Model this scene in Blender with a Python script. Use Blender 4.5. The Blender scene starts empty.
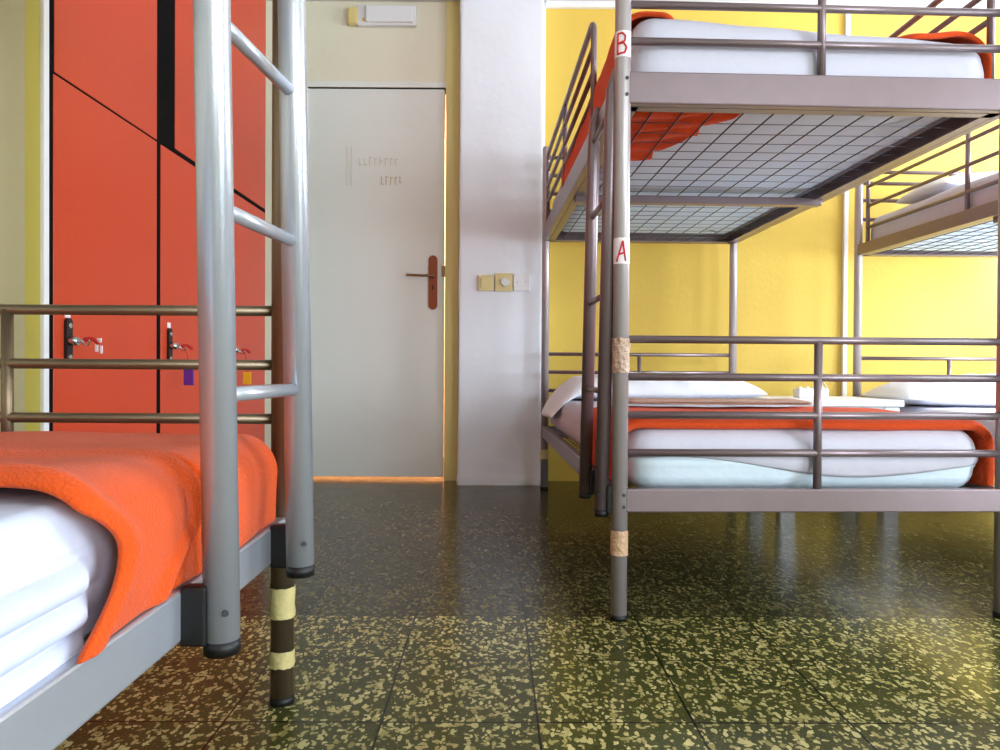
import bpy, bmesh, math, random
from mathutils import Vector, Matrix, noise
C = bpy.context.scene.collection
R = math.radians
F, CX, HY, CH = 730.0, 500.0, 368.0, 0.637     # focal (px), principal column, horizon row, lens height
def at(px, py, y):                             # photograph pixel at a given depth -> world point
    return Vector(((px-CX)/F*y, y, CH+(HY-py)/F*y))

# ------------------------------------------------------------------ materials
def s2l(c):
    return tuple(((v/255)/12.92 if v/255 <= .04045 else ((v/255+.055)/1.055)**2.4) for v in c)+(1,)
def mat(name, rgb, rough=.5, metal=0, bump=0, bscale=60, var=0, vscale=3, spec=.5, sheen=0, coat=0):
    m = bpy.data.materials.new(name); m.use_nodes = True
    nt = m.node_tree; N = nt.nodes; b = N['Principled BSDF']
    col = s2l(rgb)
    b.inputs['Base Color'].default_value = col
    b.inputs['Roughness'].default_value = rough
    b.inputs['Metallic'].default_value = metal
    b.inputs['Specular IOR Level'].default_value = spec
    b.inputs['Sheen Weight'].default_value = sheen
    b.inputs['Coat Weight'].default_value = coat
    tc = N.new('ShaderNodeTexCoord')
    if var:
        n = N.new('ShaderNodeTexNoise'); n.inputs['Scale'].default_value = vscale; n.inputs['Detail'].default_value = 5
        nt.links.new(tc.outputs['Object'], n.inputs['Vector'])
        mx = N.new('ShaderNodeMix'); mx.data_type = 'RGBA'
        mx.inputs[6].default_value = tuple(v*(1-var) for v in col[:3])+(1,)
        mx.inputs[7].default_value = tuple(min(1, v*(1+var)) for v in col[:3])+(1,)
        nt.links.new(n.outputs['Fac'], mx.inputs[0]); nt.links.new(mx.outputs[2], b.inputs['Base Color'])
    if bump:
        n2 = N.new('ShaderNodeTexNoise'); n2.inputs['Scale'].default_value = bscale; n2.inputs['Detail'].default_value = 4
        nt.links.new(tc.outputs['Object'], n2.inputs['Vector'])
        bp = N.new('ShaderNodeBump'); bp.inputs['Strength'].default_value = bump; bp.inputs['Distance'].default_value = .01
        nt.links.new(n2.outputs['Fac'], bp.inputs['Height']); nt.links.new(bp.outputs['Normal'], b.inputs['Normal'])
    return m

M = {}
M['metal'] = mat('silver_painted_metal', (132,116,120), .30, .5, .05, 300, .06, 20)
M['backlit_metal'] = mat('backlit_brown_metal', (128,112,90), .36, .75, .05, 300, .06, 20)  # brown of backlight and reflections put into the silver metal's base colour
M['bright'] = mat('bright_silver_metal', (186,190,200), .26, .5, .05, 300, .05, 20)
M['post'] = mat('light_post_metal', (178,168,170), .28, .35, .05, 300, .06, 20)
M['wirelight'] = mat('pale_grey_wire', (120,128,140), .5, .3)
M['wire'] = mat('dark_wire', (62,64,70), .5, .3)
M['black'] = mat('black_plastic', (14,14,16), .5)
M['chrome'] = mat('chrome', (200,200,200), .2, 1)
M['orange'] = mat('orange_fleece', (224,84,26), .95, 0, .5, 260, .10, 14, .1, .15)
M['red'] = mat('rust_red_fleece', (230,84,36), .95, 0, .5, 240, .12, 12, .1, .1)
M['sheet'] = mat('white_sheet', (208,206,220), .85, 0, .3, 25, .02, 8, .2)
M['sheetb'] = mat('bluish_white_sheet', (208,214,234), .85, 0, .3, 25, .02, 8, .2)
M['pillow'] = mat('white_pillowcase', (240,241,247), .85, 0, .5, 18, .02, 8, .2)
M['tick'] = mat('pale_blue_ticking', (224,240,255), .9, 0, .2, 30, .05, 6, .2)
M['beige'] = mat('beige_blanket', (205,168,150), .95, 0, .4, 120, .08, 12, .1)
M['yellow'] = mat('yellow_wall_paint', (224,190,86), .6, 0, .12, 40, .04, 1.2, .3)
M['cream'] = mat('cream_wall_paint', (240,234,212), .6, 0, .15, 30, .03, 1, .3)
M['jamb'] = mat('yellowish_gloss_trim', (236,222,150), .4, 0, .08, 30, .04, 2, .4)  # yellower than the cream wall around it
M['olive'] = mat('yellow_olive_paint', (176,162,70), .5, 0, .08, 30, .05, 3, .4)
M['white'] = mat('white_plaster', (238,242,250), .65, 0, .25, 14, .03, 2, .3)
M['pier'] = mat('dull_beige_paint', (172,162,122), .6, 0, .15, 30, .03, 1, .3)
M['trim'] = mat('white_trim_paint', (238,238,240), .4, 0, 0, 1, .02)
M['door'] = mat('off_white_door_paint', (240,241,236), .38, 0, .06, 18, .02, 2, .45)
M['ceil'] = mat('ceiling_paint', (215,213,210), .8, 0, .1, 20, .02, 2)
M['lockred'] = mat('orange_red_laminate', (200,66,34), .35, 0, .04, 60, .04, 2, .4)
M['carc'] = mat('black_locker_carcass', (6,6,8), .8, spec=.1)
M['brown'] = mat('red_brown_door_plate', (150,72,42), .4, .3, 0, 1, .1, 20)
M['tape'] = mat('yellowed_tape', (205,190,130), .45, 0, .4, 60, .15, 40)
M['tapeb'] = mat('peeling_beige_tape', (205,165,130), .5, 0, .6, 70, .2, 40)
M['tapec'] = mat('clear_crumpled_tape', (190,160,140), .25, .1, .9, 90, .2, 30)
M['paper'] = mat('white_paper', (238,228,232), .6)
M['ink'] = mat('red_marker_ink', (205,30,40), .6)
M['faint'] = mat('faded_mark', (224,220,206), .6)
M['fainty'] = mat('faded_brown_mark', (212,204,176), .6)
M['plate'] = mat('ivory_plastic', (226,208,150), .35)
M['plasticw'] = mat('white_plastic', (236,236,238), .35)
M['purple'] = mat('purple_tag', (100,45,150), .5)
M['yel'] = mat('yellow_tag', (240,180,30), .5)
M['redtag'] = mat('red_ribbon', (190,30,25), .7)
M['lens'] = mat('yellow_reflection', (232,212,140), .2)  # stands for yellow light reflected beside the emergency light
M['brass'] = mat('dull_brass', (150,120,90), .3, .8)
M['furn'] = mat('white_furniture_paint', (240,240,242), .4)

def floor_mat():
    m = bpy.data.materials.new('green_terrazzo_tiles'); m.use_nodes = True
    nt = m.node_tree; N = nt.nodes; L = nt.links; b = N['Principled BSDF']
    tc = N.new('ShaderNodeTexCoord'); co = tc.outputs['Object']
    def math_(op, a, b_=None, c=None):
        n = N.new('ShaderNodeMath'); n.operation = op
        for i, v in enumerate((a, b_, c)):
            if v is None: continue
            if isinstance(v, (int, float)): n.inputs[i].default_value = v
            else: L.new(v, n.inputs[i])
        return n.outputs[0]
    def mix(f, a, b_):
        n = N.new('ShaderNodeMix'); n.data_type = 'RGBA'
        if isinstance(f, (int, float)): n.inputs[0].default_value = f
        else: L.new(f, n.inputs[0])
        for i, v in ((6, a), (7, b_)):
            if isinstance(v, tuple): n.inputs[i].default_value = v
            else: L.new(v, n.inputs[i])
        return n.outputs[2]
    def noise_(s, d=3, src=co):
        n = N.new('ShaderNodeTexNoise'); n.inputs['Scale'].default_value = s; n.inputs['Detail'].default_value = d
        L.new(src, n.inputs['Vector']); return n
    sx = N.new('ShaderNodeSeparateXYZ'); L.new(co, sx.inputs[0])
    T = .2815
    fx = math_('FRACT', math_('DIVIDE', math_('ADD', sx.outputs[0], 20*T-.081), T))
    fy = math_('FRACT', math_('DIVIDE', math_('ADD', sx.outputs[1], 20*T-1.869), T))
    ex = math_('MINIMUM', fx, math_('SUBTRACT', 1, fx)); ey = math_('MINIMUM', fy, math_('SUBTRACT', 1, fy))
    joint = math_('LESS_THAN', math_('MINIMUM', ex, ey), .008)
    # tile-to-tile tone
    cell = N.new('ShaderNodeCombineXYZ')
    L.new(math_('FLOOR', math_('DIVIDE', math_('ADD', sx.outputs[0], 20*T-.081), T)), cell.inputs[0])
    L.new(math_('FLOOR', math_('DIVIDE', math_('ADD', sx.outputs[1], 20*T-1.869), T)), cell.inputs[1])
    wn = N.new('ShaderNodeTexWhiteNoise'); L.new(cell.outputs[0], wn.inputs['Vector'])
    # chips
    def chips(rot, scl, thr, rad):
        dist = noise_(55, 2)
        vm = N.new('ShaderNodeVectorMath'); vm.operation = 'MULTIPLY_ADD'
        L.new(dist.outputs['Color'], vm.inputs[0]); vm.inputs[1].default_value = (.012, .012, 0); L.new(co, vm.inputs[2])
        mp = N.new('ShaderNodeMapping'); mp.inputs['Rotation'].default_value = (0, 0, R(rot)); mp.inputs['Scale'].default_value = scl
        L.new(vm.outputs[0], mp.inputs['Vector'])
        v = N.new('ShaderNodeTexVoronoi'); v.voronoi_dimensions = '2D'; v.inputs['Scale'].default_value = 1
        L.new(mp.outputs[0], v.inputs['Vector'])
        sc = N.new('ShaderNodeSeparateColor'); L.new(v.outputs['Color'], sc.inputs[0])
        pick = math_('LESS_THAN', sc.outputs[0], thr)
        r = math_('MULTIPLY', sc.outputs[1], rad)
        return math_('MULTIPLY', pick, math_('LESS_THAN', v.outputs['Distance'], r)), sc.outputs[2]
    c1, t1 = chips(14, (95, 52, 1), .36, .62)
    c2, t2 = chips(-28, (120, 60, 1), .34, .60)
    c3, t3 = chips(58, (75, 110, 1), .30, .6)
    c4, t4 = chips(5, (260, 300, 1), .4, .6)
    big = noise_(9, 3)
    base = mix(big.outputs['Fac'], s2l((50,58,26)), s2l((82,80,40)))
    tone = math_('MULTIPLY_ADD', wn.outputs['Value'], .35, .82)
    chipcol = mix(t1, s2l((150,140,78)), s2l((216,204,140)))
    far_tiles = math_('GREATER_THAN', sx.outputs[1], 1.869)       # darker tiles with fainter chips from this joint on
    amt = math_('SUBTRACT', .9, math_('MULTIPLY', far_tiles, .66))
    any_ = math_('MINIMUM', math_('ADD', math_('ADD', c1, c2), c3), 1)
    base2 = mix(far_tiles, base, mix(big.outputs['Fac'], s2l((36,37,18)), s2l((58,54,28))))
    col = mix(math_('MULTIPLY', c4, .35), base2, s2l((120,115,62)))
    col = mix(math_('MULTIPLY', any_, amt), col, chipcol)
    hsv = N.new('ShaderNodeHueSaturation'); L.new(col, hsv.inputs['Color']); L.new(tone, hsv.inputs['Value'])
    col = mix(math_('MULTIPLY', joint, .92), hsv.outputs[0], s2l((10,8,5)))
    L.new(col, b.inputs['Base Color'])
    rn = noise_(14, 4)
    L.new(math_('MULTIPLY_ADD', rn.outputs['Fac'], .16, .12), b.inputs['Roughness'])
    bp = N.new('ShaderNodeBump'); bp.inputs['Strength'].default_value = .15; bp.inputs['Distance'].default_value = .004
    L.new(math_('SUBTRACT', rn.outputs['Fac'], math_('MULTIPLY', joint, 1.0)), bp.inputs['Height']); L.new(bp.outputs['Normal'], b.inputs['Normal'])
    b.inputs['Specular IOR Level'].default_value = .22
    return m
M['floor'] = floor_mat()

# ------------------------------------------------------------------ mesh helpers
def box(bm, x0, x1, y0, y1, z0, z1, bev=0, seg=2):
    n = bmesh.ops.create_cube(bm, size=1)['verts']
    for v in n:
        v.co = Vector((x0+(v.co.x+.5)*(x1-x0), y0+(v.co.y+.5)*(y1-y0), z0+(v.co.z+.5)*(z1-z0)))
    if bev:
        es = list({e for v in n for e in v.link_edges})
        bmesh.ops.bevel(bm, geom=es, offset=bev, segments=seg, affect='EDGES', profile=.5)
def tube(bm, pts, r, seg=14, cap=True, rs=None):
    pts = [Vector(p) for p in pts]; rings = []
    up = None
    for i, p in enumerate(pts):
        d = (pts[min(i+1, len(pts)-1)]-pts[max(i-1, 0)]).normalized()
        if up is None:
            up = Vector((0, 0, 1)) if abs(d.z) < .9 else Vector((0, 1, 0))
        a = (up-d*up.dot(d)).normalized(); up = a; bb = d.cross(a)
        rr = rs[i] if rs else r
        rings.append([bm.verts.new(p+(a*math.cos(t)+bb*math.sin(t))*rr) for t in [2*math.pi*k/seg for k in range(seg)]])
    for A, B in zip(rings, rings[1:]):
        for k in range(seg):
            f = bm.faces.new((A[k], A[(k+1) % seg], B[(k+1) % seg], B[k])); f.smooth = True
    if cap:
        bm.faces.new(list(reversed(rings[0]))); bm.faces.new(rings[-1])
def arc(p0, pc, p1, n=6):           # quadratic corner between p0 and p1 with control pc
    p0, pc, p1 = Vector(p0), Vector(pc), Vector(p1)
    return [(1-t)**2*p0+2*t*(1-t)*pc+t*t*p1 for t in [i/n for i in range(n+1)]]
def grid(bm, nu, nv, fn, wrap=False, smooth=True):
    V = [[bm.verts.new(fn(i/nu, j/nv)) for j in range(nv+1)] for i in range(nu+(0 if wrap else 1))]
    n = len(V)
    for i in range(n if wrap else n-1):
        for j in range(nv):
            f = bm.faces.new((V[i][j], V[(i+1) % n][j], V[(i+1) % n][j+1], V[i][j+1])); f.smooth = smooth
    return V
def obj(name, bm, m, parent=None, mx=None, smooth=False, mods=()):
    bmesh.ops.recalc_face_normals(bm, faces=bm.faces[:])
    me = bpy.data.meshes.new(name); bm.to_mesh(me); bm.free(); me.materials.append(m)
    if smooth:
        for p in me.polygons: p.use_smooth = True
    o = bpy.data.objects.new(name, me); C.objects.link(o)
    if parent: o.parent = parent
    if mx is not None: o.matrix_world = mx
    for kind, kw in mods:
        md = o.modifiers.new(kind, kind)
        for k, v in kw.items(): setattr(md, k, v)
    return o
def B(*boxes, bev=0):
    bm = bmesh.new()
    for b in boxes: box(bm, *b, bev=bev)
    return bm
def Tb(*tubes):
    bm = bmesh.new()
    for pts, r in tubes: tube(bm, pts, r)
    return bm
def tag(o, label, cat, group=None):
    o['label'] = label; o['category'] = cat
    if group: o['group'] = group
    return o
def empty(name, loc, rz=0, label=None, cat=None, group=None):
    o = bpy.data.objects.new(name, None); C.objects.link(o); o.location = loc; o.rotation_euler = (0, 0, rz)
    o.empty_display_size = .1
    if label: tag(o, label, cat, group)
    return o
def struct(name, bm, m, **k):
    o = obj(name, bm, m, **k); o['kind'] = 'structure'; return o
SUB = ('SUBSURF', dict(levels=1, render_levels=1))

# ------------------------------------------------------------------ the room
XL, XR, YB, YF, ZC = -1.52, 3.5, -2.6, 4.12, 2.69
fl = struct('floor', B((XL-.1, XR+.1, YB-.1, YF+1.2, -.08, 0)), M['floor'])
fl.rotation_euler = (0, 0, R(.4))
struct('ceiling', B((XL-.1, XR+.1, YB-.1, YF+1.2, ZC, ZC+.1)), M['ceil'])
DX0, DX1, DZ = -1.095, -.312, 2.21
struct('wall_left', B((XL-.1, XL, YB, YF+1.1, 0, ZC)), M['cream'])
WIN = [(1.98, 3.6, .65, 2.2), (-1.7, .1, .10, 2.25)]      # two tall windows in the right-hand wall (out of frame)
rb = []; ycur = YF
for (y0, y1, z0, z1) in WIN:
    rb += [(XR, XR+.12, y1, ycur, 0, ZC), (XR, XR+.12, y0, y1, 0, z0), (XR, XR+.12, y0, y1, z1, ZC)]; ycur = y0
rb.append((XR, XR+.12, YB, ycur, 0, ZC))
struct('wall_right', B(*rb), M['cream'])
BX0, BX1, BZ0, BZ1 = 1.6, 2.5, .8, 2.25                 # narrow window in the wall behind the camera
struct('wall_back', B((XL-.1, BX0, YB-.12, YB, 0, ZC), (BX1, XR+.12, YB-.12, YB, 0, ZC), (BX0, BX1, YB-.12, YB, 0, BZ0), (BX0, BX1, YB-.12, YB, BZ1, ZC)), M['cream'])
struct('window_3', B((BX0, BX0+.05, YB-.09, YB-.04, BZ0, BZ1), (BX1-.05, BX1, YB-.09, YB-.04, BZ0, BZ1), (BX0, BX1, YB-.09, YB-.04, BZ0, BZ0+.05), (BX0, BX1, YB-.09, YB-.04, BZ1-.05, BZ1)), M['trim'])
for i, (y0, y1, z0, z1) in enumerate(WIN):
    ym = (y0+y1)/2
    struct('window_%d' % (i+1), B((XR+.04, XR+.09, y0, y0+.06, z0, z1), (XR+.04, XR+.09, y1-.06, y1, z0, z1), (XR+.04, XR+.09, y0, y1, z0, z0+.06), (XR+.04, XR+.09, y0, y1, z1-.06, z1), (XR+.04, XR+.09, ym-.04, ym+.04, z0, z1)), M['trim'])
# door wall with its opening, and the lit corridor behind it
struct('wall_front', B((XL, DX0, YF, YF+.1, 0, ZC), (DX0, DX1, YF, YF+.1, DZ, ZC), (DX1, .19, YF, YF+.1, 0, ZC)), M['cream'])
struct('wall_yellow', B((.245, XR, YF, YF+.1, 0, ZC)), M['yellow'])
struct('trim_3', B((.19, .245, YF-.012, YF+.1, 0, ZC)), M['trim'])
struct('wall_corridor', B((XL, .5, YF+1.1, YF+1.2, 0, ZC), (.4, .5, YF+.1, YF+1.1, 0, ZC)), M['cream'])
struct('trim_1', B((.245, XR, YF-.03, YF, ZC-.035, ZC), bev=.004), M['trim'])
# white column beside the door: uneven plaster, swollen foot
bm = bmesh.new()
cx0, cx1 = -.226, .226
def colfn(u, v):
    z = v*ZC
    per = [(cx0, YF), (cx0, 3.965), (cx1, 3.965), (cx1, YF)]
    L = [(YF-3.965), (cx1-cx0), (YF-3.965)]; t = u*sum(L)
    if t < L[0]: p = Vector((cx0, YF-t, z)); n = Vector((-1, 0, 0))
    elif t < L[0]+L[1]: p = Vector((cx0+t-L[0], 3.965, z)); n = Vector((0, -1, 0))
    else: p = Vector((cx1, 3.965+t-L[0]-L[1], z)); n = Vector((1, 0, 0))
    k = noise.noise(Vector((p.x*5, p.y*5, z*4)))*.004 + .012*math.exp(-(z/.12)**2)*(.6+noise.noise(Vector((p.x*9, 3, z*20))))
    return p+n*k
grid(bm, 60, 120, colfn)
struct('wall_column', bm, M['white'])
# cream pier flush with the lockers at the left edge of the view
struct('wall_pier', B((XL, -1.10, 1.50, 1.69, 0, ZC)), M['pier'])
struct('trim_4', B((XL, -1.105, 1.69, 1.755, 0, ZC)), M['olive'])
struct('trim_5', B((XL, -1.097, 1.755, 1.776, 0, ZC)), M['trim'])
# door
d = struct('door_1', B((DX0+.002, DX1-.008, YF+.005, YF+.045, .018, DZ-.006), bev=.002), M['door'])
struct('trim_2', B((DX1, DX1+.075, YF-.012, YF+.1, 0, ZC)), M['jamb'])
struct('trim_6', B((DX0-.05, DX0+.004, YF-.008, YF+.1, 0, DZ+.02), (DX0-.05, DX1, YF-.008, YF+.1, DZ, DZ+.03)), M['door'])
hx, hz = at(432.5, 283, YF).x, at(432.5, 283, YF).z
bm = bmesh.new()
def plate(bm, x, y, z, w, h, t, n=10):
    pts = [(x+w/2*math.cos(a), z+h/2-w/2+w/2*math.sin(a)) for a in [math.pi*i/n for i in range(n+1)]]
    pts += [(x+w/2*math.cos(a), z-h/2+w/2+w/2*math.sin(a)) for a in [math.pi+math.pi*i/n for i in range(n+1)]]
    A = [bm.verts.new((p[0], y, p[1])) for p in pts]; D = [bm.verts.new((p[0], y-t, p[1])) for p in pts]
    bm.faces.new(A); bm.faces.new(D)
    for i in range(len(A)): bm.faces.new((A[i], A[(i+1) % len(A)], D[(i+1) % len(A)], D[i]))
plate(bm, hx, YF+.005, hz, .05, .305, .008)
obj('handle_plate', bm, M['brown'], d)
lz = at(0, 277, YF).z
obj('handle_lever', Tb(([(hx, YF, lz), (hx, YF-.045, lz)], .009), (arc((hx, YF-.045, lz), (hx-.02, YF-.055, lz), (hx-.05, YF-.052, lz-.001))+[(hx-.10, YF-.05, lz+.001), (hx-.145, YF-.046, lz+.004)], .0075)), M['brass'], d)
obj('keyhole', B((hx-.004, hx+.004, YF-.005, YF+.001, lz-.075, lz-.05)), M['black'], d)
# strike catch in the gap
obj('latch_bolt', B((DX1-.02, DX1-.002, YF-.004, YF+.02, lz+.0, lz+.06)), M['brass'], d)
for i, zz in enumerate((1.93, 1.1, .25)):
    obj('hinge', Tb(([(DX0+.008, YF-.006, zz-.04), (DX0+.008, YF-.006, zz+.04)], .007)), M['door'], d)
# faded illegible notice on the door
bm = bmesh.new()
for x in (346, 350.5):
    a = at(x, 147, YF); b_ = at(x, 187, YF)
    box(bm, a.x-.0025, a.x+.0025, YF+.003, YF+.0055, b_.z, a.z)
obj('notice_edge', bm, M['faint'], d)
random.seed(5)
def scribble(x0, x1, y0, y1, n, m, name):
    bm = bmesh.new()
    for i in range(n):
        x = x0+(x1-x0)*(i+.2)/n; w_ = (x1-x0)/n*.6
        a = at(x, y0+random.uniform(0, 2), YF); b_ = at(x+w_, y1-random.uniform(0, 2), YF)
        box(bm, a.x, a.x+.006, YF+.003, YF+.0055, b_.z, a.z)
        zz = random.choice([a.z-.006, (a.z+b_.z)/2, b_.z+.001]); box(bm, a.x, b_.x, YF+.003, YF+.0054, zz, zz+.006)
    obj(name, bm, m, d)
scribble(357, 398, 158, 168, 8, M['faint'], 'faded_lettering')
scribble(379, 402, 176, 186, 5, M['fainty'], 'faded_lettering')

# warm corridor lamp that leaks round the door
def area(name, loc, rot, sx, sy, e, col):
    l = bpy.data.lights.new(name, 'AREA'); l.shape = 'RECTANGLE'; l.size = sx; l.size_y = sy; l.energy = e; l.color = col
    o = bpy.data.objects.new(name, l); C.objects.link(o); o.location = loc; o.rotation_euler = rot; return o
area('corridor_lamp', (-.6, YF+.6, 2.5), (0, 0, 0), .5, .3, 60, (1, .5, .32))
for (y0, y1, z0, z1), e in zip(WIN, (118, 88)):
    area('window_daylight', (XR+.13, (y0+y1)/2, (z0+z1)/2), (R(90), 0, R(90)), y1-y0-.05, z1-z0-.05, e, (.80, .90, 1))
area('window_daylight', ((BX0+BX1)/2, YB-.13, (BZ0+BZ1)/2), (R(90), 0, 0), BX1-BX0-.04, BZ1-BZ0-.04, 42, (.80, .90, 1))

# ------------------------------------------------------------------ bunk beds
PR = .0205
def rail_tube(bm, a, b_, r=.0095): tube(bm, [a, b_], r, 12)
def bunk(name, loc, rz, W, L, lf, uf, lrails, urails, top, midf, ladder, guards, gz, label, m, post_r=PR, lad=None, group='metal bunk beds', m2=None, pm=None):
    pm = pm or m
    m2 = m2 or m
    """lf/uf = (z0,z1) of the frames; ladder = (side x, y positions, z bottoms); guards = [(x, y0, y1, mid)]"""
    t = empty(name, loc, rz, label, 'bunk bed', group)
    mx = Matrix.Translation(Vector(loc)) @ Matrix.Rotation(rz, 4, 'Z')
    posts = []
    for (x, y) in ((0, 0), (W, 0), (0, L), (W, L)):
        bm = bmesh.new(); tube(bm, [(x, y, .012), (x, y, top-.01), (x, y, top)], post_r, 20, rs=[post_r, post_r, post_r*.8])
        p = obj('post', bm, pm, t); posts.append(p)
        bm = bmesh.new(); tube(bm, [(x, y, 0), (x, y, .014)], post_r+.0012, 20)
        obj('foot_cap', bm, M['black'], p)
        sgn = -1 if y == 0 else 1
        for (z0, z1) in (lf, uf):
            for q in (.25, .75):
                zz = z0+(z1-z0)*q
                c = Vector((x+post_r*.35*(1 if x == 0 else 1), y+sgn*post_r*.93, zz)); bm = bmesh.new(); tube(bm, [c, c+Vector((0, sgn*.003, 0))], .0045, 8)
                obj('bolt', bm, M['wire'], p)
    def frame(zz, nm):
        z0, z1 = zz; bm = bmesh.new(); th = .028
        g = post_r*.6
        box(bm, -th/2, th/2, g, L-g, z0, z1, .004); box(bm, W-th/2, W+th/2, g, L-g, z0, z1, .004)
        box(bm, g, W-g, -th/2, th/2, z0, z1, .004); box(bm, g, W-g, L-th/2, L+th/2, z0, z1, .004)
        # inner ledge that carries the wire base
        lp = .03
        box(bm, th/2, th/2+lp, th/2, L-th/2, z0, z0+.005); box(bm, W-th/2-lp, W-th/2, th/2, L-th/2, z0, z0+.005)
        box(bm, th/2, W-th/2, th/2, th/2+lp, z0, z0+.005); box(bm, th/2, W-th/2, L-th/2-lp, L-th/2, z0, z0+.005)
        fo = obj(nm, bm, m2, t)
        bm = bmesh.new(); zc = z0+.012
        n = 12
        for i in range(1, n):
            x = .014+(W-.028)*i/n; tube(bm, [(x, .02, zc), (x, L-.02, zc)], .0022, 6)
        obj('wire_base', bm, M['wire'], t)
        bm = bmesh.new(); n = 23
        for i in range(1, n):
            y = L*i/n; tube(bm, [(.02, y, zc+.004), (W-.02, y, zc+.004)], .0013, 6)
        obj('cross_wires', bm, M['wirelight'], t)
        bm = bmesh.new(); box(bm, th/2, W-th/2, L/2-.022, L/2+.022, z0-.022, z0+.008, .004)
        obj('crossbar', bm, m, t)
    frame(lf, 'lower_frame'); frame(uf, 'upper_frame')
    for (zs, f1) in ((lrails, lf[1]), (urails, uf[1])):
        for y, mf in ((0, midf[0]), (L, midf[1])):
            for z in zs:
                bm = bmesh.new(); rail_tube(bm, (post_r*.5, y, z), (W-post_r*.5, y, z), .0098)
                obj('end_rail', bm, m, t)
            bm = bmesh.new(); tube(bm, [(W*mf, y, f1-.01), (W*mf, y, zs[-1])], .0105, 12)
            obj('upright_bar', bm, m, t)
    for (x, y0, y1, mid) in guards:
        zt, zl = gz[0], gz[-1]; zf = uf[1]-.02; r = .01
        path = [(x, y0, zf), (x, y0, zt-.05)]+arc((x, y0, zt-.05), (x, y0, zt), (x, y0+.05, zt))+arc((x, y1-.05, zt), (x, y1, zt), (x, y1, zt-.05))+[(x, y1, zf)]
        bm = bmesh.new(); tube(bm, path, r, 12); g = obj('guard_rail', bm, m, t)
        for z in gz[1:]:
            bm = bmesh.new(); rail_tube(bm, (x, y0, z), (x, y1, z), .0085); obj('guard_bar', bm, m, g)
        bm = bmesh.new(); tube(bm, [(x, mid, zf), (x, mid, zt)], .0095, 12); obj('guard_upright', bm, m, g)
    if ladder:
        stiles, lean, rungs, tr, topz = ladder
        tops = []
        for (x, y, zb) in stiles:
            bm = bmesh.new()
            s = 1 if x < W/2 else -1
            zt = topz
            ty = tuple
            def X(z, x=x, zb=zb, s=s): return x+lean*s*(z-zb)/(zt-zb)
            tube(bm, [(X(zb+.004), y, zb+.004), (X(zt-.12), y, zt-.12), (X(zt-.05)+.001*s, y, zt-.05), (X(zt)+.012*s, y, zt)], tr, 22, rs=[tr, tr, tr*.85, tr*.6])
            so = obj('ladder_stile', bm, m2, t)
            bm = bmesh.new(); tube(bm, [(X(zb), y, zb-.006), (X(zb), y, zb+.012)], tr*1.01, 22); obj('end_cap', bm, M['black'], so)
            bm = bmesh.new(); cx = -.0 if s > 0 else W
            xi = cx-s*.012; co_ = .075 if (m2 is not m and y > 1.7) else -.012
            box(bm, min(xi, X(zb)+s*tr*.5), max(xi, X(zb)+s*tr*.5), y+co_-tr*.55, y+co_+tr*.35, lf[0]-.006, lf[1]+.006, .004)
            obj('clip', bm, M['black'], so)
            bm = bmesh.new(); tube(bm, [(X(zb)-s*tr*.5-0*.001, y-tr*.86, zb+.05), (X(zb)-s*tr*.56, y-tr*.99, zb+.05)], .004, 8); obj('rivet', bm, M['wire'], so)
            tops.append(X)
        for z in rungs:
            (xa, ya, _), (xb, yb, _) = stiles
            bm = bmesh.new(); tube(bm, [(tops[0](z), ya, z), (tops[1](z), yb, z)], tr*.46, 14); obj('ladder_rung', bm, m2, t)
    return t, mx, posts

YAW = math.atan(.034)
LEN = 2.0
o1 = Vector((at(620.5, 0, 1.85).x, 1.85, 0))
b1, mx1, posts1 = bunk('bunk_bed', tuple(o1), YAW, 1.0, LEN, (.274, .334), (1.303, 1.384),
    [.424, .52, .617, .712], [1.464, 1.556, 1.65, 1.745], 1.80, (.509, .5),
    ([(-.042, .02, .265), (-.042, .30, .262)], .02, [.578, .829, 1.079, 1.30], .0185, 1.40),
    [(0, .46, 1.90, 1.20), (1.0, .07, 1.93, 1.2)], [1.735, 1.652, 1.572, 1.49],
    'grey metal bunk bed marked A and B, frontmost on the right side', M['metal'], pm=M['post'])
o2w = at(857, 0, 3.85); o2 = Vector((o2w.x+.034*LEN, 3.85-LEN, 0))
b2, mx2, posts2 = bunk('bunk_bed', tuple(o2), YAW, .99, LEN, (.25, .31), (1.238, 1.296),
    [.41, .50, .60, .70], [1.43, 1.53, 1.62, 1.68], 1.72, (.543, .5), None,
    [(0, .42, 1.91, 1.15), (.99, .12, 1.91, 1.15)], [1.68, 1.58, 1.48, 1.37],
    'second metal bunk bed, partly cut off at the right edge by the yellow wall', M['metal'], pm=M['post'])
WL = .96
o3 = Vector((-.41-WL, 1.38-LEN, 0))
def l3(X, Y, Z=0): return (X-o3.x, Y-o3.y, Z)
b3, mx3, posts3 = bunk('bunk_bed', tuple(o3), 0, WL, LEN, (.292, .356), (1.37, 1.45),
    [.442, .538, .640, .742], [1.53, 1.62, 1.71, 1.80], 1.86, (.457, .457),
    ([(-.353-o3.x, .93-o3.y, .278), (-.327-o3.x, 1.20-o3.y, .300)], .022, [.600, .841, 1.084, 1.33], .0225, 1.47),
    [(0, .12, 1.85, 1.0), (WL, .12, 1.4, .8)], [1.80, 1.72, 1.64, 1.56],
    'grey metal bunk bed nearest the camera on the left, with thick tube ladder', M['backlit_metal'], post_r=.0215, m2=M['bright'])

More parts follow.
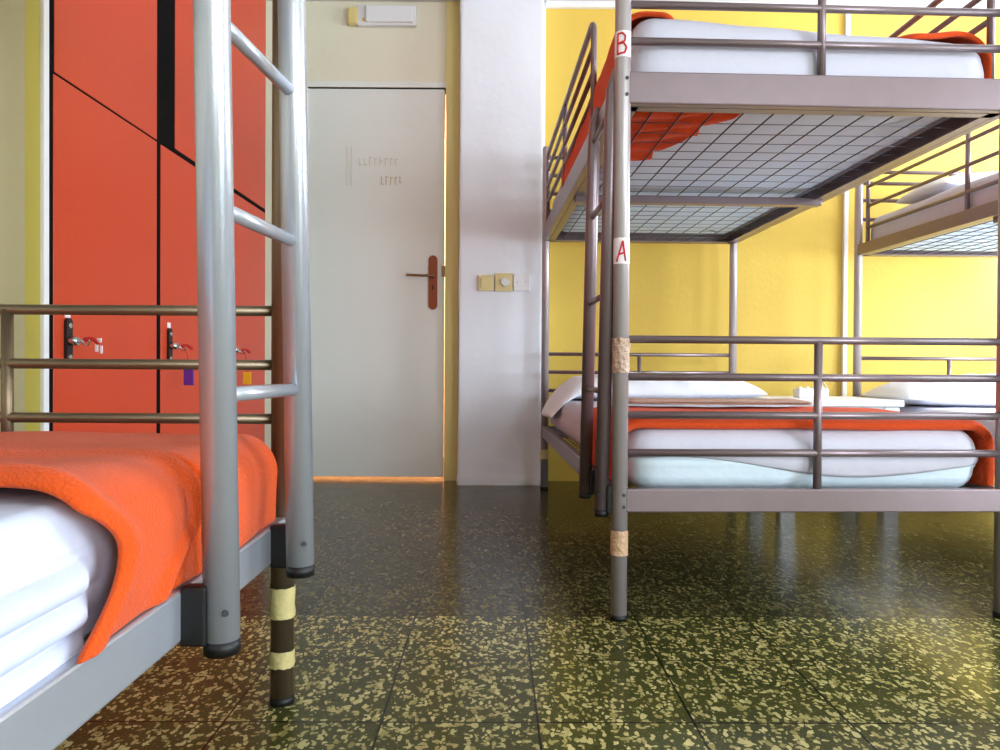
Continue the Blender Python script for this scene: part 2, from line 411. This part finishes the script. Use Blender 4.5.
# tape bands and letter stickers on the posts
def band(post, x, y, r, z0, z1, m, name, crumple=0.0, seed=1, label=None):
    bm = bmesh.new()
    def f(u, v):
        a = u*2*math.pi; z = z0+(z1-z0)*v
        k = r+.0012+crumple*abs(noise.noise(Vector((math.cos(a)*3+seed, math.sin(a)*3, z*60))))
        return Vector((x+k*math.cos(a), y+k*math.sin(a), z+crumple*.8*noise.noise(Vector((a*2, seed, v)))))
    grid(bm, 28, 8, f, wrap=True); o = obj(name, bm, m, post)
    if label: o['label'] = label
    return o
pr3 = .0215
band(posts3[3], WL, LEN, pr3, at(0, 622, 1.36).z, at(0, 591, 1.36).z, M['tape'], 'tape_band', .003, 2, 'wide yellowed tape band')
band(posts3[3], WL, LEN, pr3, at(0, 672, 1.36).z, at(0, 655, 1.36).z, M['tape'], 'tape_band', .004, 5, 'narrow crumpled tape band')
Pf = 1.83
band(posts1[0], 0, 0, PR, at(0, 556, Pf).z, at(0, 531, Pf).z, M['tapeb'], 'tape_band', .002, 3, 'peeling beige tape band')
band(posts1[0], 0, 0, PR, at(0, 372, Pf).z, at(0, 337, Pf).z, M['tapec'], 'tape_band', .005, 7, 'crumpled clear tape band')
band(posts1[2], 0, LEN, PR, .16, .21, M['tape'], 'tape_band', .002, 9)
def sticker(post, z0, z1, letter, half=1.25, off=-.45):
    bm = bmesh.new(); r = PR+.001
    def f(u, v):
        a = -math.pi/2+off+(u-.5)*2*half
        return Vector((r*math.cos(a), r*math.sin(a), z0+(z1-z0)*v))
    grid(bm, 16, 4, f); s = obj('paper_label', bm, M['paper'], post)
    # hand-drawn strokes bent round the post
    strokes = {'A': [[(-.75, .02), (0.15, .92)], [(.15, .92), (.6, .04)], [(-.45, .33), (.42, .42)]],
               'B': [[(-.75, .05), (-.70, .93)],
                     [(-.70, .93), (.0, .95), (.42, .82), (.35, .6), (-.62, .50)],
                     [(-.62, .50), (.2, .52), (.62, .32), (.35, .1), (-.75, .05)]]}[letter]
    bm = bmesh.new()
    for st in strokes:
        pts = []
        for (p, q) in zip(st, st[1:]):
            for k in range(7):
                u = p[0]+(q[0]-p[0])*k/6; v = p[1]+(q[1]-p[1])*k/6
                a = -math.pi/2+off+u*half*.62; rr = r+.0008
                pts.append((rr*math.cos(a), rr*math.sin(a), z0+(z1-z0)*(.06+.88*v)))
        cl = [pts[0]]+[p for p, q in zip(pts[1:], pts) if (Vector(p)-Vector(q)).length > 1e-5]
        tube(bm, cl, .0024, 6)
    o = obj('letter', bm, M['ink'], post); o['label'] = 'red handwritten letter '+letter
sticker(posts1[0], at(0, 263, Pf).z, at(0, 237, Pf).z, 'A', off=-.15)
sticker(posts1[0], at(0, 57, Pf).z, at(0, 31, Pf).z, 'B', off=-.25)

# ------------------------------------------------------------------ bedding
def rrect(s, w, l, r):               # point and normal on a rounded rectangle, s in 0..1, starts front-left going right
    segs = [(w-2*r), math.pi*r/2, (l-2*r), math.pi*r/2, (w-2*r), math.pi*r/2, (l-2*r), math.pi*r/2]
    t = (s % 1)*sum(segs)
    cs = [(w-r, r, -90), (w-r, l-r, 0), (r, l-r, 90), (r, r, 180)]
    st = [((r, 0), (1, 0)), ((w, r), (0, 1)), ((w-r, l), (-1, 0)), ((0, l-r), (0, -1))]
    nr = [(0, -1), (1, 0), (0, 1), (-1, 0)]
    for i in range(4):
        if t < segs[2*i]:
            return Vector((st[i][0][0]+st[i][1][0]*t, st[i][0][1]+st[i][1][1]*t, 0)), Vector(nr[i]+(0,))
        t -= segs[2*i]
        if t < segs[2*i+1]:
            a = R(cs[i][2])+t/r; n = Vector((math.cos(a), math.sin(a), 0))
            return Vector((cs[i][0], cs[i][1], 0))+n*r, n
        t -= segs[2*i+1]
    return Vector((r, 0, 0)), Vector((0, -1, 0))
def pad(w, l, h, rp, re, closed=True, zlow=None, side=None, dome=.0, nu=150, seed=0, wr=.002):
    bm = bmesh.new()
    n1, n2, n3 = 9, 8, 8 if side is None else 40
    rows = []
    for j in range(n1): rows.append(('top', j/n1))
    for j in range(n2+1): rows.append(('edge', j/n2))
    for j in range(1, n3+1): rows.append(('side', j/n3))
    if closed:
        for j in range(1, 6): rows.append(('bedge', j/5))
        for j in range(1, 6): rows.append(('bot', j/5))
    rings = []
    for kind, q in rows:
        ring = []
        for i in range(nu):
            s = i/nu; p, n = rrect(s, w, l, rp)
            c = Vector((min(max(p.x, w*.3), w*.7), min(max(p.y, w*.3), l-w*.3), 0))
            lowz = zlow(s, p) if zlow else (re if closed else 0)
            if kind == 'top': pos = c.lerp(p-n*re, q); z = h+dome*(1-q*q)
            elif kind == 'edge': a = q*math.pi/2; pos = p-n*re*(1-math.sin(a)); z = h-re*(1-math.cos(a))
            elif kind == 'side': z = (h-re)+(lowz-(h-re))*q; pos = p+n*(.006*math.sin(q*math.pi))
            elif kind == 'bedge': a = q*math.pi/2; pos = p-n*re*(1-math.cos(a)); z = re-re*math.sin(a)
            else: pos = (p-n*re).lerp(c, q); z = 0
            if side and kind in ('side', 'edge'): pos = pos+n*side(s, p, z)*(1 if kind == 'side' else q)
            k = noise.noise(Vector((pos.x*6+seed, pos.y*6, z*14)))*wr
            ring.append(bm.verts.new((pos.x+n.x*k, pos.y+n.y*k, z+(k if kind in ('top', 'edge') else 0))))
        rings.append(ring)
    for A, D in zip(rings, rings[1:]):
        for i in range(nu):
            f = bm.faces.new((A[i], A[(i+1) % nu], D[(i+1) % nu], D[i])); f.smooth = True
    bmesh.ops.remove_doubles(bm, verts=bm.verts[:], dist=.00005)
    f = None
    # close the middle with the two inner rings
    for ring in ([rings[0]] + ([rings[-1]] if closed else [])):
        vs = [v for v in dict.fromkeys(ring) if v.is_valid]
        try: bm.faces.new(vs)
        except Exception: pass
    return bm

def mattress(mx, x, y, z, w, l, h, label, sheetlow, seed=0, side=None, re=.055, group=None, tilt=0, slope=0, sm=None):
    group = 'bunk bed mattresses'
    T = mx @ Matrix.Translation((x, y, z)) @ Matrix.Rotation(tilt, 4, 'Y')
    def slp(b_):
        for v in b_.verts:
            if v.co.z > h*.4: v.co.z += slope*(w/2-v.co.x)*min(1, (v.co.z-h*.4)/(h*.5))*max(0, 1-v.co.y/1.2)
        return b_
    o = obj('mattress', slp(pad(w, l, h-.006, .07, re, seed=seed)), M['tick'], None, T, True)
    tag(o, label, 'mattress', group); sm = sm or M['sheet']
    bm = pad(w+.008, l+.008, h, .074, re, closed=False, zlow=sheetlow, side=side, seed=seed+3, wr=.004)
    for v in bm.verts: v.co.x -= .004; v.co.y -= .004
    s = obj('fitted_sheet', slp(bm), sm, o, None, True, [('SOLIDIFY', dict(thickness=.002, offset=1))])
    return o

def blanket(mx, name, x0, x1, y0, y1, zt, dl, dr, label, m, thick=.012, seed=0, front=None, wr=.006, re=.05, extra=None, nx=90, ny=110, group=None, tilt=0):
    """a sheet over the bed from x0 to x1 hanging dl / dr down the two sides"""
    w = x1-x0; top = w-2*re; q = math.pi*re/2
    bm = bmesh.new()
    def f(u, v):
        y = y0+(y1-y0)*v
        Ldl = dl(y) if callable(dl) else dl; Ldr = dr(y) if callable(dr) else dr
        tot = Ldl+q+top+q+Ldr; t = u*tot
        if t < Ldl: p = Vector((x0, y, zt-re-(Ldl-t))); n = Vector((-1, 0, 0)); down = (Ldl-t)
        elif t < Ldl+q: a = (t-Ldl)/re; p = Vector((x0+re-re*math.cos(a), y, zt-re+re*math.sin(a))); n = Vector((-math.cos(a), 0, math.sin(a))); down = 0
        elif t < Ldl+q+top: p = Vector((x0+re+(t-Ldl-q), y, zt)); n = Vector((0, 0, 1)); down = 0
        elif t < Ldl+2*q+top: a = (t-Ldl-q-top)/re; p = Vector((x1-re+re*math.sin(a), y, zt-re+re*math.cos(a))); n = Vector((math.sin(a), 0, math.cos(a))); down = 0
        else: p = Vector((x1, y, zt-re-(t-Ldl-2*q-top))); n = Vector((1, 0, 0)); down = (t-Ldl-2*q-top)
        k = wr*(.5+noise.noise(Vector((p.x*3.5+seed, p.y*3.5, p.z*4)))) + wr*.35*noise.noise(Vector((p.x*11, p.y*11+seed, p.z*9)))
        k += .25*wr*math.sin(down*40+noise.noise(Vector((y*4, seed, 0)))*5)*min(1, down*12)
        if extra: k += extra(p, n, u, v)
        p = p+n*max(k, 0)
        if front: p = front(p, n, v, y)
        return p
    grid(bm, nx, ny, f)
    o = obj(name, bm, m, None, mx @ Matrix.Rotation(tilt, 4, 'Y') if tilt else mx, True, [('SOLIDIFY', dict(thickness=thick, offset=1)), SUB])
    return tag(o, label, 'blanket', group)

def pillow(mx, x, y, z, w, d, h, label, seed=0, rot=0, tiltx=0, droop=0, group='white pillows'):
    bm = bmesh.new(); n = 44
    for sgn in (1, -1):
        def f(u, v):
            a = 2*u-1; b_ = 2*v-1
            g = (max(0, 1-abs(a)**2.6))**.55*(max(0, 1-abs(b_)**2.2))**.6
            X = a*w/2*(1-.05*b_*b_*abs(a)); Y = b_*d/2*(1-.07*(1-a*a)*abs(b_))
            Z = (h*.72 if sgn > 0 else -h*.28)*g
            k = .011*noise.noise(Vector((X*9+seed, Y*7, sgn)))*g+.012*noise.noise(Vector((X*16+seed, Y*9, 2)))*g**.5
            dz = -droop*max(0, (-a-.72)/.28)**1.3
            return Vector((X, Y, Z+(k if sgn > 0 else 0)+dz))
        grid(bm, n, 26, f)
    bmesh.ops.remove_doubles(bm, verts=bm.verts[:], dist=.0006)
    o = obj('pillow', bm, M['pillow'], None, mx @ Matrix.Translation((x, y, z+h*.28)) @ Matrix.Rotation(rot, 4, 'Z') @ Matrix.Rotation(tiltx, 4, 'X'), True, [SUB])
    return tag(o, label, 'pillow', group)

# bunk 1, lower bed
def low1(s, p):
    base = .075+.022*math.sin(p.x*7+.6)-.02*p.x
    return base if p.y < .1 else .04
mattress(mx1, .028, .028, .338-.02, .945, 1.935, .166, 'mattress in a pale sheet on the lower bed of the bunk marked A', low1, 1, re=.06)
def fr1(p, n, v, y):
    k = max(0, 1-v/.03); return p+Vector((0, 0, -.012*k*k))
blanket(mx1, 'blanket', .015, .983, .045, .60, .487, lambda y: .10 if y < .6 else .07, .12,
    'rust orange blanket on the lower bed of the bunk marked A', M['red'], .022, 4, fr1, .005, re=.045)
pillow(mx1, .475, 1.66, .485, 1.06, .42, .135, 'long white pillow on the lower bed of the bunk marked A', 3, droop=.12)
# beige folded blanket
bm = bmesh.new()
for k in range(2):
    def f(u, v):
        x = u*.60; y = v*.16; e = min(1, u/.04, (1-u)/.04, v/.05, (1-v)/.05)
        return Vector((x, y, .002+k*.007+.007*max(0, e)**.5+.003*noise.noise(Vector((x*6, y*6, k)))))
    grid(bm, 40, 24, f)
    grid(bm, 4, 4, lambda u, v: Vector((u*.60, v*.16, .001+k*.007)))
tag(obj('folded_blanket', bm, M['beige'], None, mx1 @ Matrix.Translation((.12, .50, .522)) @ Matrix.Rotation(-.06, 4, 'Z'), True), 'folded beige blanket lying on the orange blanket of the lower bunk', 'blanket')

# bunk 1, upper bed
low2 = lambda s, p: .02
mattress(mx1, .028, .028, 1.336, .945, 1.935, .200, 'mattress in a white sheet on the upper bed of the bunk marked B', low2, 11, re=.075, slope=.06)
def fr2(p, n, v, y):
    k = max(0, 1-v/.05); p = p+Vector((0, 0, -.02*k*k))
    S = lambda a: max(0, min(1, a))**2*(3-2*max(0, min(1, a)))
    top = S((p.z-1.44)/.08)
    return p+Vector((0, .30*S((p.x-.12)/.14)*S((.80-p.x)/.14)*(1-v), .06*(.475-p.x)*top*max(0, 1-p.y/1.2)))
blanket(mx1, 'blanket', .018, .983, .06, 1.3, 1.545, lambda y: .16, .10,
    'rust orange blanket hanging off the upper bed of the bunk marked B', M['red'], .014, 14, fr2, .009, re=.06,
    extra=lambda p, n, u, v: .012*math.exp(-((p.x-.91)/.05)**2)*(1 if n.z > .5 else 0))
# blanket corner tucked under the mattress: seen through the wire base
bm = bmesh.new()
def f(u, v):
    y = .035+v*.50; xm = .33*(1-v*.52)+.015*math.sin(v*14)
    x = .02+u*xm
    return Vector((x, y, 1.324+.007*math.sin(y*62+x*26+2*noise.noise(Vector((x*8, y*8, 0))))))
grid(bm, 60, 90, f)
tag(obj('blanket', bm, M['red'], None, mx1, True, [('SOLIDIFY', dict(thickness=.003, offset=0))]), 'rumpled rust orange cloth corner showing through the wire base under the upper mattress', 'blanket')

# bunk 2 bedding
mattress(mx2, .028, .028, .296, .894, 1.935, .165, 'mattress in a white sheet on the lower bed of the bunk at the right edge', low2, 21)
pillow(mx2, .50, 1.72, .46, 1.10, .44, .16, 'plump white pillow on the lower bed of the bunk at the right edge', 23)
mattress(mx2, .028, .028, 1.256, .894, 1.935, .175, 'mattress in a white sheet on the upper bed of the bunk at the right edge', low2, 31)
pillow(mx2, .47, 1.60, 1.435, .84, .42, .13, 'white pillow on the upper bed of the bunk at the right edge', 33)

# bunk 3 (left) bedding
def side3(s, p, z):
    if p.x < WL*.5 or p.y > .738-o3.y: return 0
    if p.x < WL*.85: return 0
    q = (z-.012-.006*math.sin(p.y*3))/.034; fr = q-math.floor(q)
    lay = (1-abs(2*fr-1)**2.2)*.017 if z < .114 else 0
    return (lay+.010*max(0, min(1, (.125-z)/.03)))*min(1, (.738-o3.y-p.y)/.02)
mattress(mx3, .028, .028, .33, .90, 1.935, .165, 'mattress with creased white sheets on the lower bed at the left edge', lambda s, p: .02, 41, side=side3, re=.02, sm=M['sheetb'])
mattress(mx3, .028, .028, 1.39, .90, 1.935, .165, 'unseen mattress added above the orange blanket, shading the left lower bed', low2, 45)  # out of view, added so its shade falls on the bed below
yb0 = .715-o3.y; yb1 = 1.365-o3.y
def ex3(p, n, u, v):
    y = p.y+o3.y; X = p.x+o3.x
    # raised crease: runs across the top then turns down the side
    if n.z > .5: yc = .995+.012*math.sin(X*7)
    else: yc = .985-.75*max(0, .46-p.z)+.01*math.sin(p.z*60)
    dd = (y-yc)
    k = .022-.034*math.exp(-(dd/.008)**2)+.010*math.exp(-((dd+.03)/.022)**2)
    # thick rolled hem at the near edge
    h = (y-.715)
    k += .012*math.exp(-((h-.022)/.022)**2)
    k += .010*math.exp(-((X+.50)/.06)**2)*(n.z > .5)*math.exp(-((y-.8)/.15)**2)
    return k
def fr3(p, n, v, y):
    yy = y+o3.y
    p = Vector(p)
    if n.x > .3:                               # hanging edge sweeps toward the camera at the foot
        dn = max(0, .50-p.z)
        p.y += (.045*math.sin(dn*28) - .02*dn)*(1-v)**2
        p.x += .004*math.sin(yy*17+dn*12)*min(1, dn*10)
    k = max(0, (v-.9)/.1); p.z -= .06*k**2.2*(n.z > 0); p.x -= .03*k**2*(n.x > .3)
    e = max(0, 1-v/.04); p.z -= .010*e*e*max(0, n.z)
    return p
blanket(mx3, 'blanket', .02, WL-.014, yb0, yb1, .492, .09, lambda y: .090, 'bright orange fleece blanket draped over the white sheets of the left lower bed',
    M['orange'], .010, 50, fr3, .006, re=.045, extra=ex3, nx=150, ny=130)

# ------------------------------------------------------------------ lockers along the left
def locker(label, y0, y1, ustart, first=False, gap=.0):
    t = empty('locker', (XL+.002, y0, 0), 0, label, 'locker', 'tall lockers with orange red doors')
    X = -1.10-(XL+.002); D = y1-y0; zs = 1.355; zt = 2.5
    obj('carcass', B((.0, X-.002, 0, D, 0, zt)), M['carc'], t)
    dl = obj('lower_door', B((X-.02, X, .022, D-.006, .06, zs-.002), bev=.0015), M['lockred'], t)
    du = obj('upper_door', B((X-.02, X, ustart, D-.006, zs+.004+gap, zt-.01), bev=.0015), M['lockred'], t)
    py = .022+.055
    pz = .70 if first else .705
    bm = bmesh.new(); plate(bm, 0, 0, 0, .026, .115, .008)
    for v in bm.verts: v.co = Vector((X-v.co.y, py+v.co.x, pz+v.co.z))
    pl = obj('lock_plate', bm, M['black'], dl)
    bm = bmesh.new(); tube(bm, [(X+.004, py, pz), (X+.03, py, pz-.002)], .011, 14, rs=[.013, .010]); obj('lock_cylinder', bm, M['chrome'], dl)
    for dz_ in (.038, -.042):
        bm = bmesh.new(); tube(bm, [(X+.007, py, pz+dz_), (X+.0105, py, pz+dz_)], .007, 10); obj('screw', bm, M['chrome'], dl)
    bm = bmesh.new(); box(bm, X, X+.002, py-.010, py+.012, pz+.058, pz+.076)
    obj('sticker', bm, M['paper'], dl)
    return t, X, py, pz
l1, X1, py, pz = locker('orange red locker closest to the camera, beside the cream pier', 1.777, 2.345, .026, True)
l2, _, _, _ = locker('middle orange red locker, with a purple key tag on its lock', 2.345, 2.905, .125, gap=.012)
l3_, _, _, _ = locker('far orange red locker next to the white door, with a yellow key tag', 2.905, 3.42, .022, gap=.012)
def key(y0, label, m, tagdrop):
    t = empty('locker_key', (-1.10+.026, y0+.077, .698), 0, label, 'key', 'locker keys')
    bm = bmesh.new(); tube(bm, [(0, 0, 0), (.016, .002, 0)], .003, 8); tube(bm, [(.022+.009*math.cos(a), .002, .009*math.sin(a)) for a in [k*math.pi/5 for k in range(11)]], .0025, 6, cap=False)
    obj('key_bow', bm, M['chrome'], t)
    bm = bmesh.new()
    tube(bm, arc((.018, 0, .002), (.034, .006, .016), (.050, .010, -.006), 8), .005, 8)
    obj('ribbon', bm, M['redtag'], t)
    if m:
        bm = bmesh.new(); tube(bm, arc((.026, .004, 0), (.036, .01, -.02), (.036, .012, -tagdrop+.02), 6), .0012, 6)
        obj('cord', bm, M['redtag'], t)
        bm = bmesh.new(); box(bm, .020, .054, .008, .014, -tagdrop-.03, -tagdrop+.022, .002)
        obj('tag', bm, m, t)
    else:
        bm = bmesh.new(); box(bm, .040, .048, .008, .012, -.026, -.006, .001); box(bm, .052, .058, .010, .014, -.030, -.010, .001); box(bm, .045, .056, .008, .013, -.003, .009, .001)
        obj('tag', bm, M['paper'], t)
key(1.777, 'key with red ribbon in the nearest orange locker', None, 0)
key(2.345, 'key with purple tag in the middle orange locker', M['purple'], .095)
key(2.905, 'key with yellow tag in the far orange locker', M['yel'], .105)

# ------------------------------------------------------------------ wall fittings
# emergency light over the door
a = at(362, 10, YF); c = at(415, 30, YF)
t = empty('emergency_light', ((a.x+c.x)/2, YF, (a.z+c.z)/2), 0, 'white emergency light box on the wall above the white door', 'light fixture')
hw = (c.x-a.x)/2; hh = (a.z-c.z)/2
obj('housing', B((-hw-.03, hw, -.035, 0, -hh, hh), bev=.006), M['plasticw'], t)
obj('lens', B((-hw+.02, hw-.012, -.055, -.033, -hh+.01, hh-.01), bev=.008), M['trim'], t)
obj('side_reflection', B((-hw-.085, -hw-.025, -.04, 0, -hh+.005, hh-.012), bev=.012), M['lens'], t)  # yellow reflection beside the housing, shaped as a small block
obj('indicator', B((-hw+.0, -hw+.012, -.04, -.034, -hh+.02, -hh+.035)), M['yel'], t)
# switches on the column
YC = 3.957
def fitting(name, px0, px1, py0, py1, m, label, cat):
    a = at(px0, py0, YC); c = at(px1, py1, YC)
    t = empty(name, ((a.x+c.x)/2, YC, (a.z+c.z)/2), 0, label, cat)
    w_ = (c.x-a.x)/2; h_ = (a.z-c.z)/2
    obj('plate', B((-w_, w_, -.010, .008, -h_, h_), bev=.002), m, t)
    return t, w_, h_
t, w_, h_ = fitting('light_switch', 478, 493.6, 275.5, 291, M['plate'], 'ivory light switch, left of the fittings on the white column', 'light switch')
obj('rocker', B((-w_*.7, w_*.7, -.014, -.009, -h_*.7, h_*.7), bev=.002), M['plate'], t)
t, w_, h_ = fitting('dimmer_switch', 494.6, 512, 273.5, 291.5, M['plate'], 'ivory dimmer switch with round white knob in the middle of the column fittings', 'light switch')
bm = bmesh.new(); tube(bm, [(.006, -.009, 0), (.006, -.026, 0)], .022, 24, rs=[.024, .021]); obj('knob', bm, M['plasticw'], t)
t, w_, h_ = fitting('blank_plate', 513, 529, 274, 291, M['plasticw'], 'white blank wall plate, right of the round knob on the column', 'wall plate')
bm = bmesh.new(); tube(bm, [(w_*.5, -.009, 0), (w_*.5, -.0115, 0)], .004, 10); tube(bm, [(-w_*.5, -.009, 0), (-w_*.5, -.0115, 0)], .004, 10); obj('screw', bm, M['chrome'], t)
# pipe on the yellow wall
a = at(844.5, 0, YF-.02)
t = tag(obj('wall_conduit', B((a.x-.012, a.x+.012, YF-.024, YF, 0.0, ZC-.036), bev=.003), M['plasticw']), 'narrow white conduit running up the yellow wall between the two right bunks', 'conduit')

# bedside table between the right bunks
ta = at(779, 398, 3.32); tb = at(905, 398, 3.32)
t = empty('bedside_table', ((ta.x+tb.x)/2, 3.56, 0), 0, 'white bedside table standing between the two right bunk beds', 'table')
hw = (tb.x-ta.x)/2; tz = ta.z
obj('tabletop', B((-hw, hw, -.24, .24, tz-.03, tz), bev=.004), M['furn'], t)
obj('apron', B((-hw+.03, hw-.03, -.225, -.205, tz-.11, tz-.031), (-hw+.03, hw-.03, .205, .225, tz-.11, tz-.031), (-hw+.03, -hw+.05, -.2, .2, tz-.11, tz-.031), (hw-.05, hw-.03, -.2, .2, tz-.11, tz-.031)), M['furn'], t)
for sx in (-1, 1):
    for sy in (-1, 1):
        obj('leg', B((sx*(hw-.05)-.034, sx*(hw-.05)+.034, sy*.2-.03, sy*.2+.03, 0, tz-.031), bev=.003), M['furn'], t)
a = at(793, 0, 3.66); c = at(822, 0, 3.66)
t = empty('power_adapter', ((a.x+c.x)/2, 3.62, tz), 0, 'small white plug box with a cable on the bedside table', 'adapter')
hw = (c.x-a.x)/2
obj('body', B((-hw, hw, -.04, .04, 0.0005, .045), bev=.006), M['plasticw'], t)
bm = bmesh.new()
for k in range(4): tube(bm, [(-hw*.75+k*hw*.5, 0, .044), (-hw*.75+k*hw*.5, 0, .052)], .011, 12)
obj('socket', bm, M['plasticw'], t)
bm = bmesh.new(); tube(bm, arc((hw-.01, 0, .02), (hw+.07, .05, .0), (hw+.10, .3, .10), 10)+[(hw+.14, .40, .17), (hw+.16, .47, .25)], .004, 8)
obj('cable', bm, M['plasticw'], t)

# ------------------------------------------------------------------ world, camera, view
wd = bpy.data.worlds.new('World'); bpy.context.scene.world = wd; wd.use_nodes = True
wd.node_tree.nodes['Background'].inputs[0].default_value = (.75, .85, 1, 1)
wd.node_tree.nodes['Background'].inputs[1].default_value = 1.5
cam = bpy.data.cameras.new('camera'); co = bpy.data.objects.new('camera', cam); C.objects.link(co)
co.location = (0, 0, CH); cam.sensor_width = 36; cam.lens = F/1000*36; cam.clip_start = .01
co.rotation_euler = (R(90)-math.atan((375-HY)/F), R(-.35), 0)
sc = bpy.context.scene; sc.camera = co
sc.view_settings.view_transform = 'Standard'; sc.view_settings.look = 'None'
sc.view_settings.gamma = 1; sc.view_settings.use_curve_mapping = False
sc.view_settings.exposure = .8
